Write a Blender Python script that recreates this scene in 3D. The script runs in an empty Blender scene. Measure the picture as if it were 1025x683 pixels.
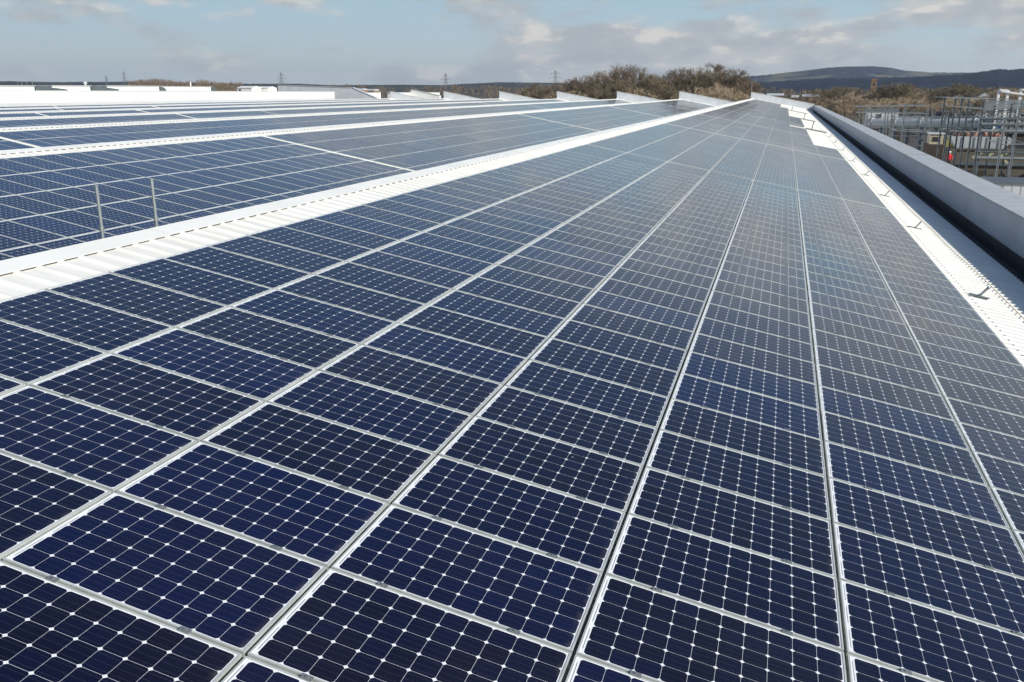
import bpy, math, random
from mathutils import Vector, Matrix
import numpy as np
R = math.radians
random.seed(7); rng = np.random.default_rng(7)
S = bpy.context.scene
COL = S.collection

# ---------------------------------------------------------------- camera
F = 869.3; W_, H_ = 1025.0, 683.0
PITCH = R(16.07); YAW = R(16.89)           # looks down and to the left of the ridge direction (+Y)
CAM = Vector((0, 0, 13.5))
fw = Vector((-math.sin(YAW) * math.cos(PITCH), math.cos(YAW) * math.cos(PITCH), -math.sin(PITCH)))
rt = Vector((math.cos(YAW), math.sin(YAW), 0)); upv = rt.cross(fw)
cd = bpy.data.cameras.new('camera'); cam = bpy.data.objects.new('camera', cd); COL.objects.link(cam)
M = Matrix((rt, upv, -fw)).transposed().to_4x4(); M.translation = CAM
cam.matrix_world = M
cd.sensor_width = 36; cd.lens = F / W_ * 36; cd.clip_start = 0.1; cd.clip_end = 30000
S.camera = cam

# ---------------------------------------------------------------- world, sun, exposure
SUN_EL, SUN_AZ = R(26.2), R(-21)            # azimuth from +X, towards the camera side
w = bpy.data.worlds.new('World'); S.world = w; w.use_nodes = True
nt = w.node_tree; nt.nodes.clear()
def N(nt, t, **k):
    n = nt.nodes.new(t)
    for a, v in k.items():
        if a.startswith('i_'): n.inputs[int(a[2:]) if a[2:].isdigit() else a[2:].replace('_', ' ')].default_value = v
        else: setattr(n, a, v)
    return n
def math_(nt, op, a, b=None, c=None, clamp=False):
    n = nt.nodes.new('ShaderNodeMath'); n.operation = op; n.use_clamp = clamp
    for i, v in enumerate((a, b, c)):
        if v is None: continue
        if isinstance(v, (int, float)): n.inputs[i].default_value = v
        else: nt.links.new(v, n.inputs[i])
    return n.outputs[0]
def mixc(nt, f, a, b, blend='MIX'):
    n = nt.nodes.new('ShaderNodeMix'); n.data_type = 'RGBA'; n.blend_type = blend
    for i, v in ((0, f), (6, a), (7, b)):
        if isinstance(v, (int, float)): n.inputs[i].default_value = v
        elif isinstance(v, tuple): n.inputs[i].default_value = v if len(v) == 4 else (*v, 1)
        else: nt.links.new(v, n.inputs[i])
    return n.outputs[2]
def ramp(nt, v, lo, hi):
    n = nt.nodes.new('ShaderNodeMapRange'); n.interpolation_type = 'SMOOTHSTEP'
    n.inputs[1].default_value = lo; n.inputs[2].default_value = hi
    nt.links.new(v, n.inputs[0]); return n.outputs[0]
sky = N(nt, 'ShaderNodeTexSky', sky_type='NISHITA', sun_disc=False, sun_elevation=SUN_EL,
        sun_rotation=R(90) - SUN_AZ, altitude=50, air_density=1.0, dust_density=1.6, ozone_density=1.2)
tc = N(nt, 'ShaderNodeTexCoord')
sep = N(nt, 'ShaderNodeSeparateXYZ'); nt.links.new(tc.outputs['Generated'], sep.inputs[0])
z = sep.outputs[2]
def cloud_noise(dz, scale, det, sq=2.8):
    # cloud sheet on a curved layer: near the horizon the puffs are squashed flat
    cz = math_(nt, 'MULTIPLY', math_(nt, 'ADD', z, dz), sq)
    cb = N(nt, 'ShaderNodeCombineXYZ'); nt.links.new(sep.outputs[0], cb.inputs[0]); nt.links.new(sep.outputs[1], cb.inputs[1]); nt.links.new(cz, cb.inputs[2])
    n = N(nt, 'ShaderNodeTexNoise', i_Scale=scale, i_Detail=det, i_Roughness=0.55, i_Distortion=0.15)
    nt.links.new(cb.outputs[0], n.inputs['Vector']); return n.outputs[0]
n1 = cloud_noise(0, 6.5, 9, 3.2); n2 = cloud_noise(0.008, 6.5, 9, 3.2); n4 = cloud_noise(0.3, 17, 6, 2.4)
cover = ramp(nt, math_(nt, 'ADD', n1, math_(nt, 'MULTIPLY', sep.outputs[0], 0.11)), 0.405, 0.55)
cover = math_(nt, 'MULTIPLY', cover, math_(nt, 'SUBTRACT', 0.90, math_(nt, 'MULTIPLY', ramp(nt, z, .09, .34), 0.86)))
lit = math_(nt, 'MULTIPLY', ramp(nt, math_(nt, 'SUBTRACT', n1, n2), -0.01, 0.05), ramp(nt, n4, .50, .60))
SKYTINT = (0.54, 0.70, 0.88)
blue = mixc(nt, 1.0, sky.outputs[0], SKYTINT, 'MULTIPLY')
body = mixc(nt, ramp(nt, n4, .40, .62), (3.6, 3.78, 3.98), (4.9, 4.85, 4.75))
cloud_col = mixc(nt, math_(nt, 'MULTIPLY', lit, .8), body, (6.8, 6.3, 5.7))
veil = math_(nt, 'MULTIPLY', math_(nt, 'SUBTRACT', 1.0, ramp(nt, z, 0.0, 0.095)), 0.92)
blue = mixc(nt, math_(nt, 'SUBTRACT', 1.0, ramp(nt, z, .05, .34)), blue, (3.45, 4.8, 5.65))
base = mixc(nt, veil, blue, (4.75, 5.15, 4.95))
skyc = mixc(nt, cover, base, cloud_col)
bg = N(nt, 'ShaderNodeBackground', i_Strength=0.10); nt.links.new(skyc, bg.inputs[0])
out = N(nt, 'ShaderNodeOutputWorld'); nt.links.new(bg.outputs[0], out.inputs[0])
sd = bpy.data.lights.new('sun', 'SUN'); sd.energy = 5.0; sd.angle = R(0.5); sd.color = (1.0, 0.95, 0.87)
so = bpy.data.objects.new('sun', sd); COL.objects.link(so)
sv = Vector((math.cos(SUN_EL) * math.cos(SUN_AZ), math.cos(SUN_EL) * math.sin(SUN_AZ), math.sin(SUN_EL)))
so.rotation_euler = sv.to_track_quat('Z', 'Y').to_euler(); so.location = (60, -10, 60)
S.view_settings.view_transform = 'Standard'; S.view_settings.look = 'None'
S.view_settings.gamma = 1; S.view_settings.use_curve_mapping = False
S.view_settings.exposure = 0.29

# ---------------------------------------------------------------- helpers
def ray(px, py):
    return rt * ((px - 512.5) / F) - upv * ((py - 341.5) / F) + fw
def at(px, py, Y):            # the world point that far ahead (Y) seen in that direction
    d = ray(px, py); return CAM + d * (Y / d.y)
def atZ(px, py, Z):
    d = ray(px, py); return CAM + d * ((Z - CAM.z) / d.z)
def project(P):
    q = P - CAM; t = q.dot(fw)
    if t <= 0.05: return None
    return 512.5 + F * q.dot(rt) / t, 341.5 - F * q.dot(upv) / t

class MB:
    def __init__(s): s.v = []; s.f = []; s.m = []; s.uv = None
    def quad(s, a, b, c, d, m=0):
        n = len(s.v); s.v += [tuple(a), tuple(b), tuple(c), tuple(d)]; s.f.append((n, n+1, n+2, n+3)); s.m.append(m)
    def tri(s, a, b, c, m=0):
        n = len(s.v); s.v += [tuple(a), tuple(b), tuple(c)]; s.f.append((n, n+1, n+2)); s.m.append(m)
    def box(s, x0, x1, y0, y1, z0, z1, m=0, mat=None):
        P = [(x, y, z) for z in (z0, z1) for y in (y0, y1) for x in (x0, x1)]
        if mat is not None: P = [tuple(mat @ Vector(p)) for p in P]
        n = len(s.v); s.v += P
        for q in ((0,2,3,1),(4,5,7,6),(0,1,5,4),(1,3,7,5),(3,2,6,7),(2,0,4,6)):
            s.f.append(tuple(n+i for i in q)); s.m.append(m)
    def bar(s, a, b, r, n=4, m=0, r2=None, cap=True, up=None):
        a = Vector(a); b = Vector(b); d = (b-a); 
        if d.length < 1e-6: return
        d.normalize(); u = d.cross(Vector(up) if up else (Vector((0,0,1)) if abs(d.z) < .95 else Vector((1,0,0)))).normalized(); w = d.cross(u)
        r2 = r if r2 is None else r2; k = len(s.v)
        for c, rr in ((a, r), (b, r2)):
            for i in range(n):
                t = 2*math.pi*(i+.5)/n; s.v.append(tuple(c + (u*math.cos(t)+w*math.sin(t))*rr))
        for i in range(n):
            j = (i+1) % n; s.f.append((k+i, k+j, k+n+j, k+n+i)); s.m.append(m)
        if cap:
            s.f.append(tuple(k+i for i in range(n))[::-1]); s.m.append(m); s.f.append(tuple(k+n+i for i in range(n))); s.m.append(m)
    def prism(s, pts, vec, m=0):         # closed outline swept along vec
        pts = [Vector(p) for p in pts]; vec = Vector(vec); n = len(pts); k = len(s.v)
        s.v += [tuple(p) for p in pts] + [tuple(p+vec) for p in pts]
        for i in range(n):
            j = (i+1) % n; s.f.append((k+i, k+j, k+n+j, k+n+i)); s.m.append(m)
        s.f.append(tuple(range(k, k+n))[::-1]); s.m.append(m); s.f.append(tuple(range(k+n, k+2*n))); s.m.append(m)
    def mesh(s, name, mats):
        me = bpy.data.meshes.new(name); me.from_pydata(s.v, [], s.f)
        for mt in (mats if isinstance(mats, (list, tuple)) else [mats]): me.materials.append(mt)
        if any(s.m): me.polygons.foreach_set('material_index', s.m)
        me.update(); return me
    def build(s, name, mats, parent=None, origin=None, smooth=False):
        if origin is not None:
            o_ = Vector(origin); s.v = [tuple(Vector(p)-o_) for p in s.v]
        me = s.mesh(name, mats)
        if smooth: me.polygons.foreach_set('use_smooth', [True]*len(me.polygons))
        o = bpy.data.objects.new(name, me); COL.objects.link(o)
        if parent is not None: o.parent = parent
        if origin is not None: o.location = origin
        return o
def empty(name, loc, rz=0):
    o = bpy.data.objects.new(name, None); COL.objects.link(o); o.location = loc; o.rotation_euler = (0, 0, rz)
    o.empty_display_size = .3; return o
def tag(o, label=None, cat=None, group=None, kind=None):
    if label: o['label'] = label
    if cat: o['category'] = cat
    if group: o['group'] = group
    if kind: o['kind'] = kind
    return o
def dup(o, parent=None):
    c = o.copy(); COL.objects.link(c); c.parent = parent
    for ch in list(o.children): dup(ch, c)
    return c

def mat(name, col, rough=.6, metal=0.0, spec=.5, var=0.0, vscale=3.0, bump=0.0, bscale=20.0, col2=None, stretch=None):
    m = bpy.data.materials.new(name); m.use_nodes = True; t = m.node_tree
    b = t.nodes['Principled BSDF']; b.inputs['Roughness'].default_value = rough; b.inputs['Metallic'].default_value = metal
    b.inputs['Specular IOR Level'].default_value = spec
    b.inputs['Base Color'].default_value = (*col, 1)
    co = N(t, 'ShaderNodeTexCoord'); geo = N(t, 'ShaderNodeNewGeometry')
    src = geo.outputs['Position']
    if stretch:
        mp = N(t, 'ShaderNodeMapping'); mp.inputs['Scale'].default_value = stretch; t.links.new(src, mp.inputs[0]); src = mp.outputs[0]
    if var > 0 or col2:
        n = N(t, 'ShaderNodeTexNoise', i_Scale=vscale, i_Detail=6, i_Roughness=.6); t.links.new(src, n.inputs['Vector'])
        f = ramp(t, n.outputs[0], .35, .65)
        c2 = col2 if col2 else tuple(c*(1-var) for c in col)
        t.links.new(mixc(t, f, c2, col), b.inputs['Base Color'])
    if bump > 0:
        n = N(t, 'ShaderNodeTexNoise', i_Scale=bscale, i_Detail=4); t.links.new(src, n.inputs['Vector'])
        bp = N(t, 'ShaderNodeBump', i_Strength=bump, i_Distance=.02); t.links.new(n.outputs[0], bp.inputs['Height']); t.links.new(bp.outputs[0], b.inputs['Normal'])
    return m

# solar cell face: UV in metres over a 1.65 x 0.99 module, 10 x 6 mono cells on a white backsheet
def cell_material():
    m = bpy.data.materials.new('solar_cells'); m.use_nodes = True; t = m.node_tree
    b = t.nodes['Principled BSDF']
    uv = N(t, 'ShaderNodeUVMap'); sp = N(t, 'ShaderNodeSeparateXYZ'); t.links.new(uv.outputs[0], sp.inputs[0])
    P = 0.1583; PY = 0.1492
    cx = math_(t, 'DIVIDE', math_(t, 'SUBTRACT', sp.outputs[0], 0.040), P)
    cy = math_(t, 'DIVIDE', math_(t, 'SUBTRACT', sp.outputs[1], 0.0199), PY)
    ix = math_(t, 'FLOOR', cx); iy = math_(t, 'FLOOR', cy)
    lx = math_(t, 'MULTIPLY', math_(t, 'ABSOLUTE', math_(t, 'SUBTRACT', math_(t, 'SUBTRACT', cx, ix), .5)), P)
    sy = math_(t, 'MULTIPLY', math_(t, 'SUBTRACT', math_(t, 'SUBTRACT', cy, iy), .5), P)
    ly = math_(t, 'ABSOLUTE', sy)
    inx = math_(t, 'LESS_THAN', lx, 0.0783); iny = math_(t, 'LESS_THAN', ly, 0.0783)
    rr = math_(t, 'SQRT', math_(t, 'ADD', math_(t, 'MULTIPLY', lx, lx), math_(t, 'MULTIPLY', ly, ly)))
    inr = math_(t, 'LESS_THAN', rr, 0.1000)
    vx = math_(t, 'MULTIPLY', math_(t, 'GREATER_THAN', cx, 0), math_(t, 'LESS_THAN', cx, 10))
    vy = math_(t, 'MULTIPLY', math_(t, 'GREATER_THAN', cy, 0), math_(t, 'LESS_THAN', cy, 6))
    cell = math_(t, 'MULTIPLY', math_(t, 'MULTIPLY', inx, iny), math_(t, 'MULTIPLY', inr, math_(t, 'MULTIPLY', vx, vy)))
    # three busbars running along the long side
    b3 = math_(t, 'ABSOLUTE', math_(t, 'SUBTRACT', math_(t, 'ABSOLUTE', math_(t, 'ABSOLUTE', sy)), 0.052))
    bus = math_(t, 'MAXIMUM', math_(t, 'LESS_THAN', ly, 0.0009), math_(t, 'LESS_THAN', b3, 0.0009))
    # tinned ribbon in the wide white margin at the left end
    rib = math_(t, 'MULTIPLY', math_(t, 'LESS_THAN', math_(t, 'ABSOLUTE', math_(t, 'SUBTRACT', sp.outputs[0], 0.027)), 0.0026),
                math_(t, 'LESS_THAN', math_(t, 'ABSOLUTE', math_(t, 'SUBTRACT', math_(t, 'FRACT', math_(t, 'DIVIDE', cy, 2.0)), .5)), .36))
    oi = N(t, 'ShaderNodeObjectInfo'); at_ = N(t, 'ShaderNodeAttribute', attribute_name='rnd')
    pr = math_(t, 'ADD', oi.outputs['Random'], at_.outputs['Fac'])
    cb = N(t, 'ShaderNodeCombineXYZ'); t.links.new(ix, cb.inputs[0]); t.links.new(iy, cb.inputs[1]); t.links.new(math_(t, 'MULTIPLY', pr, 913.7), cb.inputs[2])
    wn = N(t, 'ShaderNodeTexWhiteNoise'); t.links.new(cb.outputs[0], wn.inputs[0])
    wp = N(t, 'ShaderNodeTexWhiteNoise', noise_dimensions='1D'); t.links.new(math_(t, 'MULTIPLY', pr, 517.3), wp.inputs['W'])
    k = math_(t, 'ADD', math_(t, 'MULTIPLY', wn.outputs[0], .36), math_(t, 'MULTIPLY', math_(t, 'POWER', wp.outputs[0], 2.5), .75))
    cc = mixc(t, k, (0.0020, 0.0011, 0.0075), (0.0012, 0.0034, 0.036))
    # fine crystal finger grid fades the blue a little, in streaks along the long side
    geo = N(t, 'ShaderNodeNewGeometry')
    st = N(t, 'ShaderNodeTexNoise', i_Scale=1.0, i_Detail=2); mp = N(t, 'ShaderNodeMapping'); mp.inputs['Scale'].default_value = (3, 150, 3)
    t.links.new(geo.outputs['Position'], mp.inputs[0]); t.links.new(mp.outputs[0], st.inputs['Vector'])
    cc = mixc(t, math_(t, 'MULTIPLY', ramp(t, st.outputs[0], .4, .7), .45), cc, (0.0055, 0.0065, 0.021))
    cc = mixc(t, math_(t, 'MULTIPLY', bus, .10), cc, (0.35, 0.36, 0.40))
    bs = mixc(t, rib, (0.74, 0.76, 0.78), (0.16, 0.17, 0.19))
    col = mixc(t, cell, bs, cc)
    # thin film of dust, uneven from module to module and place to place
    dn = N(t, 'ShaderNodeTexNoise', i_Scale=.35, i_Detail=5); t.links.new(geo.outputs['Position'], dn.inputs['Vector'])
    dust = math_(t, 'MULTIPLY', ramp(t, dn.outputs[0], .35, .75), .012)
    col = mixc(t, dust, col, (0.35, 0.33, 0.30))
    # grime line along the lower (right) edge and a few droppings
    ed = ramp(t, sp.outputs[0], 1.571, 1.636); gn = N(t, 'ShaderNodeTexNoise', i_Scale=9.0, i_Detail=4); t.links.new(geo.outputs['Position'], gn.inputs['Vector'])
    col = mixc(t, math_(t, 'MULTIPLY', math_(t, 'MULTIPLY', ed, ramp(t, gn.outputs[0], .35, .7)), .30), col, (.16, .145, .12))
    vr = N(t, 'ShaderNodeTexVoronoi', i_Scale=1.15); t.links.new(geo.outputs['Position'], vr.inputs['Vector'])
    wn2 = N(t, 'ShaderNodeTexWhiteNoise'); t.links.new(vr.outputs['Position'], wn2.inputs[0])
    sp_r = math_(t, 'ADD', vr.outputs['Distance'], math_(t, 'MULTIPLY', gn.outputs[0], .02))
    drop = math_(t, 'MULTIPLY', math_(t, 'LESS_THAN', sp_r, .022), math_(t, 'GREATER_THAN', wn2.outputs[0], .55))
    col = mixc(t, math_(t, 'MULTIPLY', drop, .6), col, (.50, .50, .46))
    t.links.new(col, b.inputs['Base Color'])
    b.inputs['Roughness'].default_value = .10; b.inputs['IOR'].default_value = 1.60; b.inputs['Sheen Weight'].default_value = .115; b.inputs['Sheen Roughness'].default_value = .26; b.inputs['Sheen Tint'].default_value = (.74, .85, 1, 1)
    t.links.new(math_(t, 'ADD', .05, math_(t, 'MULTIPLY', ramp(t, dn.outputs[0], .3, .7), .07)), b.inputs['Roughness'])
    return m

MT = dict(
    cells=cell_material(),
    alu=mat('aluminium_frame', (.57, .60, .57), .45, .30, var=.18, vscale=4),
    clamp=mat('clamp_metal', (.33, .35, .34), .45, .7),
    white=mat('white_sheet', (.77, .765, .715), .45, var=.11, vscale=.9, stretch=(.5, 3, 1)),
    flash=mat('white_flashing', (.80, .80, .755), .4, var=.07, vscale=.6),
    endclad=mat('end_cladding', (.60, .63, .65), .5, var=.12, vscale=.7),
    grey=mat('grey_cladding', (.68, .69, .69), .5, var=.10, vscale=.5),
    coping=mat('grey_coping', (.47, .49, .50), .5, var=.16, vscale=1.4),
    gutter=mat('gutter_membrane', (.06, .052, .05), .7, var=.4, vscale=2),
    steel=mat('galvanised_steel', (.29, .32, .33), .5, .5, var=.2, vscale=2),
    dsteel=mat('weathered_steel', (.12, .145, .16), .55, .3, var=.25, vscale=1),
    wsteel=mat('white_painted_steel', (.75, .76, .75), .5),
    ochre=mat('copper_tape', (.42, .33, .20), .5, .3),
    shade=mat('dark_grating', (.26, .27, .27), .8),
    glass=mat('wall_glass', (.05, .06, .07), .15),
    bark=mat('bark', (.085, .065, .048), .9, var=.3, vscale=1),
    brick=mat('brown_brick', (.25, .16, .10), .85, var=.35, vscale=.6),
    mud=mat('mud', (.060, .044, .034), .9, col2=(.035, .028, .024), vscale=.08),
    concrete=mat('concrete', (.10, .09, .072), .85, var=.2, vscale=.5),
    cream=mat('cream_panel', (.45, .40, .28), .7, var=.2, vscale=1),
    yellow=mat('yellow_paint', (.55, .45, .08), .5, var=.2, vscale=2),
    pipe=mat('pale_pipe', (.42, .45, .46), .4, var=.15, vscale=.3),
    rubble=mat('brick_rubble', (.30, .16, .12), .9, var=.5, vscale=3),
    red=mat('red_jacket', (.50, .02, .03), .7), trousers=mat('dark_trousers', (.03, .03, .04), .8), skin=mat('skin', (.45, .28, .2), .6),
    blue=mat('blue_cladding', (.07, .12, .24), .6), lgrey=mat('light_grey_roof', (.50, .52, .53), .6, var=.1, vscale=.05),
    pinkroof=mat('pale_roof', (.62, .55, .50), .7), dark=mat('dark_opening', (.02, .02, .025), .6),
    timber=mat('pale_timber', (.38, .35, .22), .8),
)
def twig_mat(name, a, b):
    m = mat(name, a, .95, col2=b, vscale=.35, spec=.1)
    return m
TW = [twig_mat('twigs_brown', (.21, .155, .105), (.125, .096, .072)), twig_mat('twigs_olive', (.215, .175, .110), (.135, .11, .075)),
      twig_mat('twigs_tan', (.47, .37, .25), (.33, .265, .185))]

# ---------------------------------------------------------------- the roof frame: slopes fall to the right, ridges run along +Y
TILT = R(10.606); ct, st_ = math.cos(TILT), math.sin(TILT)
ORG = CAM + Vector((-7.5275, 3.508, -2.0552))       # top of the panels at the upper edge of the near slope
BAY = 13.913; NB = 7
def RP(b, v, u, h=0.0):                            # bay, metres down the slope, metres along the ridge, height over panel plane
    return ORG + Vector((-BAY*b + v*ct + h*st_, u, -v*st_ + h*ct + (.19 if b else 0)))
U0, U1 = -26.0, 198.0; UE = [238.0]+[198.0]*6     # the nearest bay runs further
PV, PU = 1.670, 0.9535; PW, PH, PT = 1.646, 0.935, 0.040
V_R = 0.012                                        # upper edge of the first column
CROWN = -0.100; PAN = -0.130; RIB = 1/3.0

# ---------------------------------------------------------------- ground, water, hills
mg = bpy.data.materials.new('ground'); mg.use_nodes = True; t = mg.node_tree; b = t.nodes['Principled BSDF']; b.inputs['Roughness'].default_value = .95
geo = N(t, 'ShaderNodeNewGeometry'); n = N(t, 'ShaderNodeTexNoise', i_Scale=.004, i_Detail=8); t.links.new(geo.outputs['Position'], n.inputs['Vector'])
n2_ = N(t, 'ShaderNodeTexVoronoi', i_Scale=.006); t.links.new(geo.outputs['Position'], n2_.inputs['Vector'])
n3 = N(t, 'ShaderNodeTexNoise', i_Scale=.09, i_Detail=6); t.links.new(geo.outputs['Position'], n3.inputs['Vector'])
gc = mixc(t, ramp(t, n.outputs[0], .42, .58), (.075, .06, .04), (.07, .085, .04))
gc = mixc(t, ramp(t, n3.outputs[0], .4, .65), gc, (.055, .045, .035))
t.links.new(gc, b.inputs['Base Color'])
g = MB(); n_ = 96
g.v.append((0, 1500, 0))
for i in range(n_): a = 2*math.pi*i/n_; g.v.append((9000*math.cos(a), 1500+9000*math.sin(a), 0))
for i in range(n_): g.f.append((0, 1+i, 1+(i+1) % n_)); g.m.append(0)
tag(g.build('ground', mg), kind='structure')

def noise1(x, seed=0):
    r = 0
    for k, (fr, am) in enumerate(((1, 1), (2.3, .6), (5.1, .35), (11.7, .2), (27, .12))):
        r += am*math.sin(x*fr+seed*3.1+k*1.7+1.3*math.sin(x*fr*.37+seed))
    return r/2.2
def wooded_mat(name, dark, light, sc, thr=(.52, .60)):
    m = bpy.data.materials.new(name); m.use_nodes = True; t = m.node_tree; b = t.nodes['Principled BSDF']; b.inputs['Roughness'].default_value = 1; b.inputs['Specular IOR Level'].default_value = .05
    geo = N(t, 'ShaderNodeNewGeometry'); mp = N(t, 'ShaderNodeMapping'); mp.inputs['Scale'].default_value = (1, 1, 2.5); t.links.new(geo.outputs['Position'], mp.inputs[0])
    n = N(t, 'ShaderNodeTexNoise', i_Scale=sc, i_Detail=6, i_Roughness=.6); t.links.new(mp.outputs[0], n.inputs['Vector'])
    n2 = N(t, 'ShaderNodeTexNoise', i_Scale=sc*9, i_Detail=4); t.links.new(mp.outputs[0], n2.inputs['Vector'])
    wood = mixc(t, ramp(t, n2.outputs[0], .35, .65), tuple(c*.4 for c in dark), tuple(c*1.8 for c in dark))
    t.links.new(mixc(t, ramp(t, n.outputs[0], *thr), wood, light), b.inputs['Base Color']); return m
def hill(name, sky_px, D0, D1, m, rough=1.0, seed=0, step=2.0):
    # a ridge of terrain between the distances D0 (foot) and D1 (crest), crest heights as seen
    xs = [p[0] for p in sky_px]; ys = [p[1] for p in sky_px]; k = MB(); rows = 30; cols = []
    x = xs[0]
    while x <= xs[-1]: cols.append(x); x += step
    for x in cols:
        y = float(np.interp(x, xs, ys)); d = ray(x, y); az = Vector((d.x, d.y, 0)).normalized()
        D1x = D1*(1+.015*noise1(x*.02, seed+5))
        base_t = CAM.z + D1x*d.z/math.hypot(d.x, d.y); top = base_t + rough*noise1(x*.55, seed)
        for j in range(rows+3):
            s_ = min(j/rows, 1.0); D = D0+(D1x-D0)*s_
            h = (-2 + (base_t+2)*(s_*s_*(3-2*s_))) + (rough*.5*noise1(x*1.9+j, seed+j)+rough*.35*random.gauss(0, 1))*(rows-2 < j <= rows)
            if j > rows: D = D1x+(j-rows)*350; h = top*(1-(j-rows)*.45)
            k.v.append((CAM.x+az.x*D, CAM.y+az.y*D, max(h, -2)))
    R_ = rows+3
    for i in range(len(cols)-1):
        for j in range(R_-1):
            a = i*R_+j; k.f.append((a, a+R_, a+R_+1, a+1)); k.m.append(0)
    o = k.build(name, m, smooth=True); tag(o, kind='structure'); return o
hill('hills', [(620, 84), (690, 81), (745, 77), (770, 75), (800, 71.5), (825, 68.5), (845, 67), (875, 66.8), (890, 68), (905, 71), (935, 73), (965, 73), (990, 73), (1025, 74), (1090, 74), (1250, 78), (1400, 84)],
     2300, 3400, wooded_mat('far_hill', (.016, .028, .048), (.12, .12, .09), .0035, (.54, .61)), 2.0, 1, 1.2)
hill('hills', [(600, 88), (740, 84), (780, 82), (830, 79), (900, 78), (940, 76), (965, 75), (985, 72), (1000, 69.5), (1010, 70.5), (1025, 69), (1060, 68), (1200, 72), (1400, 84)],
     1300, 1900, wooded_mat('near_hill', (.007, .014, .032), (.016, .022, .032), .005, (.6, .75)), 3.2, 4, 1.0)
hill('hills', [(-300, 82), (0, 81.5), (60, 82.5), (130, 82), (240, 84), (300, 84), (330, 85.5), (400, 85), (440, 85.5), (470, 84), (500, 82.5), (540, 83), (600, 84), (700, 86), (800, 89)],
     1900, 2900, wooded_mat('left_hill', (.022, .028, .030), (.07, .068, .045), .004, (.5, .6)), 1.2, 9)

# ---------------------------------------------------------------- the factory building with its seven roof bays
bld = empty('factory_building', (0, 90, 0))
tag(bld, 'large factory building with white sawtooth metal roof of parallel slopes under the solar panels', 'factory building')
binv = Vector((0, 90, 0))
def bp(mb, name, m, smooth=False, parent=None):
    mb.v = [tuple(Vector(p)-binv) for p in mb.v]; return mb.build(name, m, bld if parent is None else parent, smooth=smooth)
def rib_sheet(b, v0, v1, u0, u1):
    k = MB(); prof = []; u = u0
    while u < u1:
        prof += [(u, PAN), (u+.245, PAN), (u+.268, CROWN), (u+.312, CROWN)]; u += RIB
    prof.append((u, PAN)); n = len(prof)
    for v in (v0, v1):
        for (uu, h) in prof: k.v.append(tuple(RP(b, v, uu, h)))
    for i in range(n-1): k.f.append((i, i+n, i+n+1, i+1)); k.m.append(0)
    return k
VR, VVAL, VEAVE = -1.175, 12.1, 14.01
for b in range(NB):
    bp(rib_sheet(b, VR+.01, VEAVE if b == 0 else VVAL, U0, UE[b]), 'roof_slope', MT['white'])
    # ridge flashing lying on the rib crowns, lapped every 3 m
    k = MB(); u = U0; i = 0
    while u < UE[b]:
        e = min(u+3.0, UE[b]); l = .003 + .003*(i % 2); hh = CROWN+l
        a0, a1 = RP(b, VR+.355, u, hh), RP(b, VR+.355, e+.02, hh)
        lip0, lip1 = RP(b, VR+.3552, u, hh-.004), RP(b, VR+.3552, e+.02, hh-.004)
        c0, c1 = RP(b, VR, u, hh+.012), RP(b, VR, e+.02, hh+.012)
        dn = Vector((-.06, 0, -.20))
        k.quad(a0, a1, c1, c0); k.quad(lip0, lip1, a1, a0); k.quad(c0, c1, c1+dn, c0+dn)
        k.quad(lip1, lip0, RP(b, VR, u, hh+.004), RP(b, VR, e+.02, hh+.004))
        u = e; i += 1
    bp(k, 'ridge_flashing', MT['flash'])
    k = MB(); k.prism([RP(b, VR+.33, U0, PAN+.002), RP(b, VR+.33, U0, CROWN-.001), RP(b, VR+.30, U0, CROWN-.001), RP(b, VR+.30, U0, PAN+.002)], (0, UE[b]-U0, 0)); bp(k, 'gap_shade_strip', MT['gutter'])  # added dark strip standing in for shade in the gaps under the flashing
    # steep back of the ridge down to the next valley
    k = MB(); top0, top1 = RP(b, VR, U0, CROWN-.01), RP(b, VR, UE[b], CROWN-.01)
    bt0, bt1 = RP(b+1, VVAL, U0, PAN-.02), RP(b+1, VVAL, UE[b], PAN-.02)
    k.quad(top0, top1, bt1, bt0); bp(k, 'northlight_face', MT['flash'])
    # end parapet of the bay, following the slope
    k = MB(); hgt = 1.65; th = .12; v_end = VEAVE+.85 if b == 0 else VVAL-.2
    v = VR
    while v < v_end:
        v2 = min(v+.25, v_end)
        A, B = RP(b, v, UE[b], PAN), RP(b, v2, UE[b], PAN); vm = (v+v2)/2; Mm = RP(b, vm, UE[b], PAN)
        off = Vector((0, -.04, 0)); up_ = Vector((0, 0, hgt)); dnv = Vector((0, 0, -.5))
        k.quad(A+dnv, Mm+dnv+off, Mm+up_+off, A+up_); k.quad(Mm+dnv+off, B+dnv, B+up_, Mm+up_+off)
        v = v2
    A, B = RP(b, VR, UE[b], PAN), RP(b, v_end, UE[b], PAN); T = Vector((0, th, 0)); up_ = Vector((0, 0, hgt))
    k.quad(A+T, B+T, B+T+up_, A+T+up_); k.quad(A, A+T, A+T+up_, A+up_)
    o = bp(k, 'end_parapet', MT['endclad'])
    k = MB(); k.prism([A+up_+Vector((-.03, -.07, .003)), A+up_+Vector((-.03, -.07, .063)), A+up_+Vector((-.03, th+.05, .063)), A+up_+Vector((-.03, th+.05, .003))], B-A+Vector((.03, 0, 0)))
    c = bp(k, 'coping', MT['flash']); c.parent = o
    # small white line where the slope meets the parapet
    k = MB(); k.prism([RP(b, VR, UE[b]-.35, CROWN+.004), RP(b, VR, UE[b]-.35, CROWN+.03), RP(b, VR, UE[b]-.06, CROWN+.12), RP(b, VR, UE[b]-.06, CROWN+.004)], RP(b, v_end if b else VEAVE, UE[b], 0)-RP(b, VR, UE[b], 0))
    bp(k, 'end_flashing', MT['flash'])
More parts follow.
